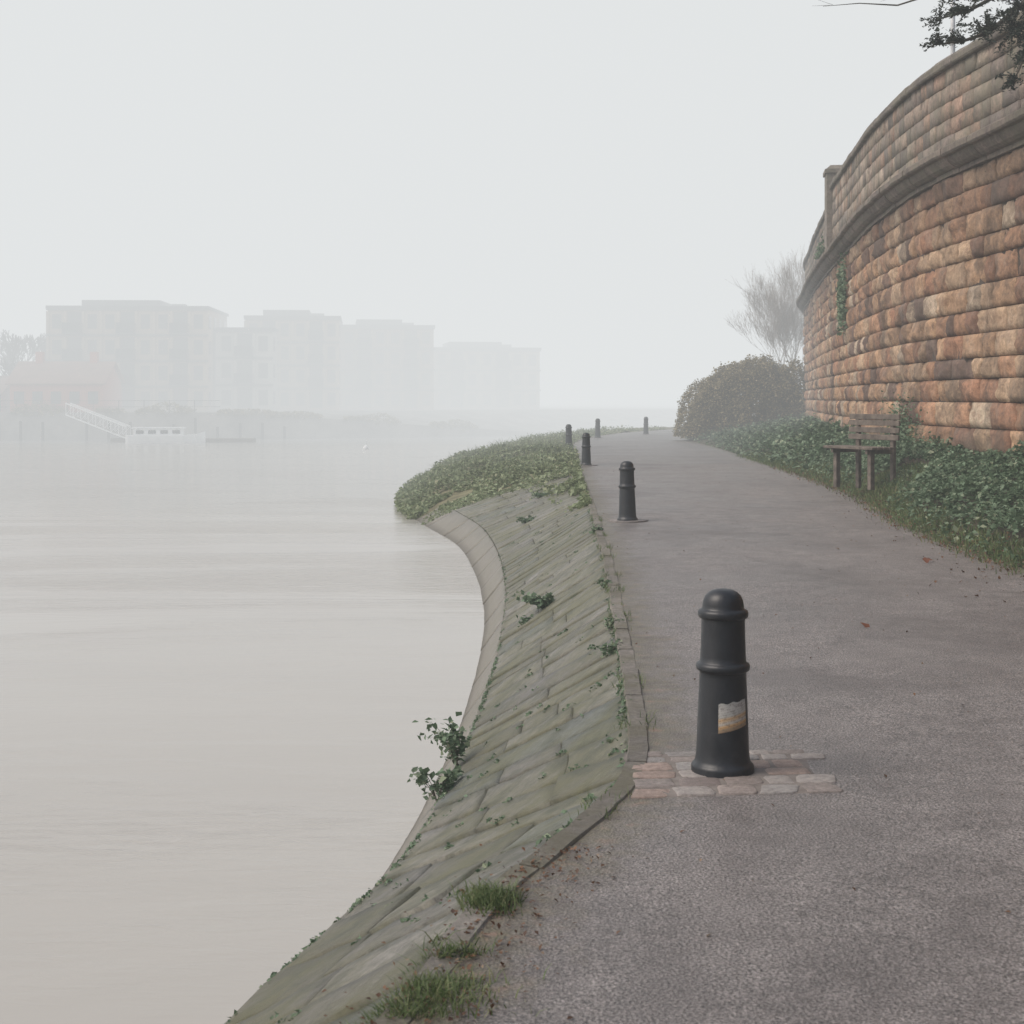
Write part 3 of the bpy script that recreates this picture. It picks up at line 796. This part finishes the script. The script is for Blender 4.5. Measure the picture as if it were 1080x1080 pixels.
def apartment(x0,x1,y,depth,zb,zt,st,bays,matw,rot=0,pent=True):
    par=empty("apartment_building"); W=x1-x0; H=zt-zb; sh=H/st; bw=W/bays
    walls=[(W/2,depth/2,H/2,W,depth,H)]; win=[];slab=[];rail=[]
    for s in range(st):
        slab.append((W/2,-.05,s*sh+sh-.08,W+.2,.3,.16))
        for b_ in range(bays):
            cx=(b_+.5)*bw; bal=(b_%3==1)
            win.append((cx,-.02,s*sh+sh*.5,bw*(.75 if bal else .5),.06,sh*(.75 if bal else .55)))
            walls.append((cx-bw/2,-.06,s*sh+sh*.45,.22,.2,sh*.88))
            if bal and s>0:
                slab.append((cx,-.75,s*sh+.0,bw*.95,1.5,.16)); rail.append((cx,-1.45,s*sh+.5,bw*.95,.06,.9))
                rail+= [(cx-bw*.46,-.8,s*sh+.5,.05,1.3,.9),(cx+bw*.46,-.8,s*sh+.5,.05,1.3,.9)]
        for q in range(int(depth/3)): win.append((W+.02,(q+.5)*3,s*sh+sh*.5,.06,1.2,sh*.5)); win.append((-.02,(q+.5)*3,s*sh+sh*.5,.06,1.2,sh*.5))
    roof=[(W/2,depth/2,H+.12,W+.3,depth+.3,.24)]
    if pent: roof+=[(W*.42,depth*.5,H+.55,W*.5,depth*.6,.7),(W*.75,depth*.5,H+.5,1.2,1.2,.5)]
    for nme,l,mt in (("walls",walls,matw),("windows",win,GLASS),("balcony_slabs",slab,DK),("balcony_railings",rail,GLASS),("roof",roof,DK)):
        if l: V,F=boxes(l); mesh_obj(nme,V,F,mt,False,par)
    par.location=(x0,y,zb); par.rotation_euler=(0,0,rot)
BR=simple("buff_brick",(.32,.23,.16),(.40,.30,.22),1,.9); RD=simple("render_wall",(.34,.31,.28),(.42,.39,.35),.6,.9)
BX=simple("brown_brick",(.26,.17,.12),(.33,.22,.155),1,.9)
apartment(-40.3,-26.6,127,12,.75,9.7,4,9,BR,.05)
apartment(-26.4,-21.5,131,10,.75,8.0,3,3,RD,.05,False)
apartment(-24.6,-16.0,135,11,.75,9.3,4,6,BR,.1)
apartment(-16.6,-7.6,142,12,.75,8.8,4,6,BX,.12)
apartment(-8,3.,150,12,.75,6.9,3,7,BR,.15)
def gable(x0,x1,y,d,zb,ze,zr,mat,rmat):
    par=empty("brick_house"); W=x1-x0
    V=[(x0,y,zb),(x1,y,zb),(x1,y+d,zb),(x0,y+d,zb),(x0,y,ze),(x1,y,ze),(x1,y+d,ze),(x0,y+d,ze),(x0,y+d/2,zr-.05),(x1,y+d/2,zr-.05)]
    F=[(0,1,5,4),(1,2,6,9,5),(2,3,7,6),(3,0,4,8,7)]
    mesh_obj("walls",V,F,mat,False,par)
    V=[(x0-.3,y-.3,ze-.1),(x1+.3,y-.3,ze-.1),(x1+.3,y+d/2,zr),(x0-.3,y+d/2,zr),(x0-.3,y+d+.3,ze-.1),(x1+.3,y+d+.3,ze-.1)]
    mesh_obj("roof",V,[(0,1,2,3),(3,2,5,4)],rmat,False,par).modifiers.new("s","SOLIDIFY").thickness=.12
    V,F=boxes([(x0+(i+.5)*W/5,y-.02,zb+zz,.8,.08,1.) for i in range(5) for zz in (1.2,)]); mesh_obj("windows",V,F,GLASS,False,par)
    V,F=boxes([(x0+W*.2,y+d/2,zr+.3,.6,.6,1.),(x0+W*.8,y+d/2,zr+.3,.6,.6,1.)]); mesh_obj("chimneys",V,F,mat,False,par)
RB=simple("red_brick",(.34,.10,.065),(.42,.14,.09),1,.9); TL=simple("tile_roof",(.22,.12,.09),(.30,.16,.12),1,.8)
gable(-41.2,-33.6,120.0,6,.75,3.2,5.0,RB,TL)
gable(-50,-42.2,120.5,6,.75,2.4,3.8,RB,TL)
for x,y,h in ((-43,126,7.5),(-46.5,124,8),(-50,128,9),(-41.5,130,8),(-54,126,8)): bare_tree("bare_tree",x,y,.7,h,.16,4,BARK,3,.6,.03)
WH=simple("white_paint",(.74,.74,.74),(.85,.85,.84),2,.5)
gw=empty("gangway"); a=Vector((-35.2,116.0,.6)); b=Vector((-29.8,113.6,-1.2)); segs=[]
for o in (Vector((0,.6,0)),Vector((0,-.6,0))):
    for up in (0,.9): segs.append((a+o+Vector((0,0,up)),b+o+Vector((0,0,up)),.06,.06))
    for i in range(9):
        p=a.lerp(b,i/8)+o; segs.append((p,p+Vector((0,0,.9)),.03,.03))
        if i<8: segs.append((p,a.lerp(b,(i+1)/8)+o+Vector((0,0,.9)),.025,.025))
V,F=tubes(segs,4); mesh_obj("truss_rails",V,F,WH,False,gw)
mesh_obj("deck",[a+Vector((0,.6,.05)),a+Vector((0,-.6,.05)),b+Vector((0,-.6,.05)),b+Vector((0,.6,.05))],[(0,1,2,3)],QUAY,False,gw)
V,F=boxes([(-25.5,113.6,-1.4,11,1.4,.4)]); mesh_obj("pontoon",V,F,QUAY)
def boat(x,y,s,rot):
    bo=empty("moored_boat"); V=[];F=[]
    st_=[(-3,.3,.0),(-2.7,.8,.0),(-1.5,.95,0),(1.5,.95,0),(2.6,.65,.1),(3.3,.05,.3)]
    for px,w,r in st_:
        for yy,z in ((-w,.6+r),(-w*.85,-.1),(w*.85,-.1),(w,.6+r)): V.append((px,yy,z))
    for i in range(5):
        for j in range(3): F.append((i*4+j,(i+1)*4+j,(i+1)*4+j+1,i*4+j+1))
        F.append((i*4,i*4+3,(i+1)*4+3,(i+1)*4))
    F.append((0,1,2,3))
    mesh_obj("hull",V,F,WH,False,bo)
    V,F=boxes([(-.4,0,.85,3.8,1.3,.6),(-.4,0,1.2,4.1,1.5,.08)]); mesh_obj("cabin",V,F,WH,False,bo)
    V,F=boxes([(-1.8+i*.95,-.67,.88,.6,.05,.28) for i in range(4)]); mesh_obj("cabin_windows",V,F,GLASS,False,bo)
    bo.location=(x,y,-1.5); bo.rotation_euler=(0,0,rot); bo.scale=(s,s,s)
boat(-26.6,111.8,.95,.1)
mk=empty("marker_buoy"); V,F=lathe([(.05,-.2),(.16,-.1),(.2,.05),(.12,.2),(.03,.28)],14); mesh_obj("float",V,F,WH,True,mk)
V,F=tubes([(Vector((0,0,.2)),Vector((.12,0,.75)),.02,.015)],6); mesh_obj("staff",V,F,WH,False,mk); mk.location=(-9.8,98,WATER)

# ---------------------------------------------------------------- fog
def fogbox(name,x0,x1,y0_,y1,z0_,z1_,dens,colr):
    V,F=boxes([((x0+x1)/2,(y0_+y1)/2,(z0_+z1_)/2,x1-x0,y1-y0_,z1_-z0_)])
    m=bpy.data.materials.new(name); m.use_nodes=True; t=m.node_tree; t.nodes.clear()
    out=t.nodes.new("ShaderNodeOutputMaterial"); ab=t.nodes.new("ShaderNodeVolumeAbsorption"); em=t.nodes.new("ShaderNodeEmission"); ad=t.nodes.new("ShaderNodeAddShader")
    ab.inputs["Color"].default_value=(0,0,0,1); ab.inputs["Density"].default_value=dens
    em.inputs["Color"].default_value=(*colr,1); em.inputs["Strength"].default_value=dens  # fog volume emits its own glow, standing in for scattered daylight
    t.links.new(ab.outputs[0],ad.inputs[0]); t.links.new(em.outputs[0],ad.inputs[1]); t.links.new(ad.outputs[0],out.inputs["Volume"])
    return mesh_obj(name,V,F,m)
FC=(.765,.785,.79)
fogbox("fog",-650,650,-120,1100,-4,75,.0022,FC)
fogbox("river_fog_bank",-640,640,42,1090,-3.9,74,.0062,FC)
fogbox("river_fog_bank",-635,635,105,1080,-3.8,70,.030,FC)

# ---------------------------------------------------------------- world, sun, camera
EL,AZ=math.radians(48),math.radians(-105)
w=bpy.data.worlds.new("World"); scene.world=w; w.use_nodes=True
t=w.node_tree; bg=t.nodes["Background"]; sk=t.nodes.new("ShaderNodeTexSky"); sk.sky_type="NISHITA"; sk.sun_disc=False
sk.sun_elevation=EL; sk.sun_rotation=AZ; sk.dust_density=6; sk.air_density=.8; sk.ozone_density=.6
t.links.new(sk.outputs[0],bg.inputs[0]); bg.inputs[1].default_value=.15
sd=bpy.data.lights.new("sun","SUN"); sd.energy=1.5; sd.angle=math.radians(40); sd.color=(1,.97,.93)
so=link(bpy.data.objects.new("sun",sd))
dirv=Vector((math.sin(AZ)*math.cos(EL),math.cos(AZ)*math.cos(EL),math.sin(EL)))
so.rotation_euler=dirv.to_track_quat("Z","Y").to_euler(); so.location=(0,0,60)
cam=bpy.data.cameras.new("camera"); co=link(bpy.data.objects.new("camera",cam))
cam.sensor_width=56; cam.lens=80; cam.shift_y=-120/1080; cam.clip_end=4000; cam.clip_start=.05
cam.dof.use_dof=True; cam.dof.focus_distance=13; cam.dof.aperture_fstop=11
co.location=(0,0,1.9); co.rotation_euler=(math.radians(90),0,0)
scene.camera=co
scene.view_settings.view_transform="Standard"; scene.view_settings.look="None"; scene.view_settings.exposure=0
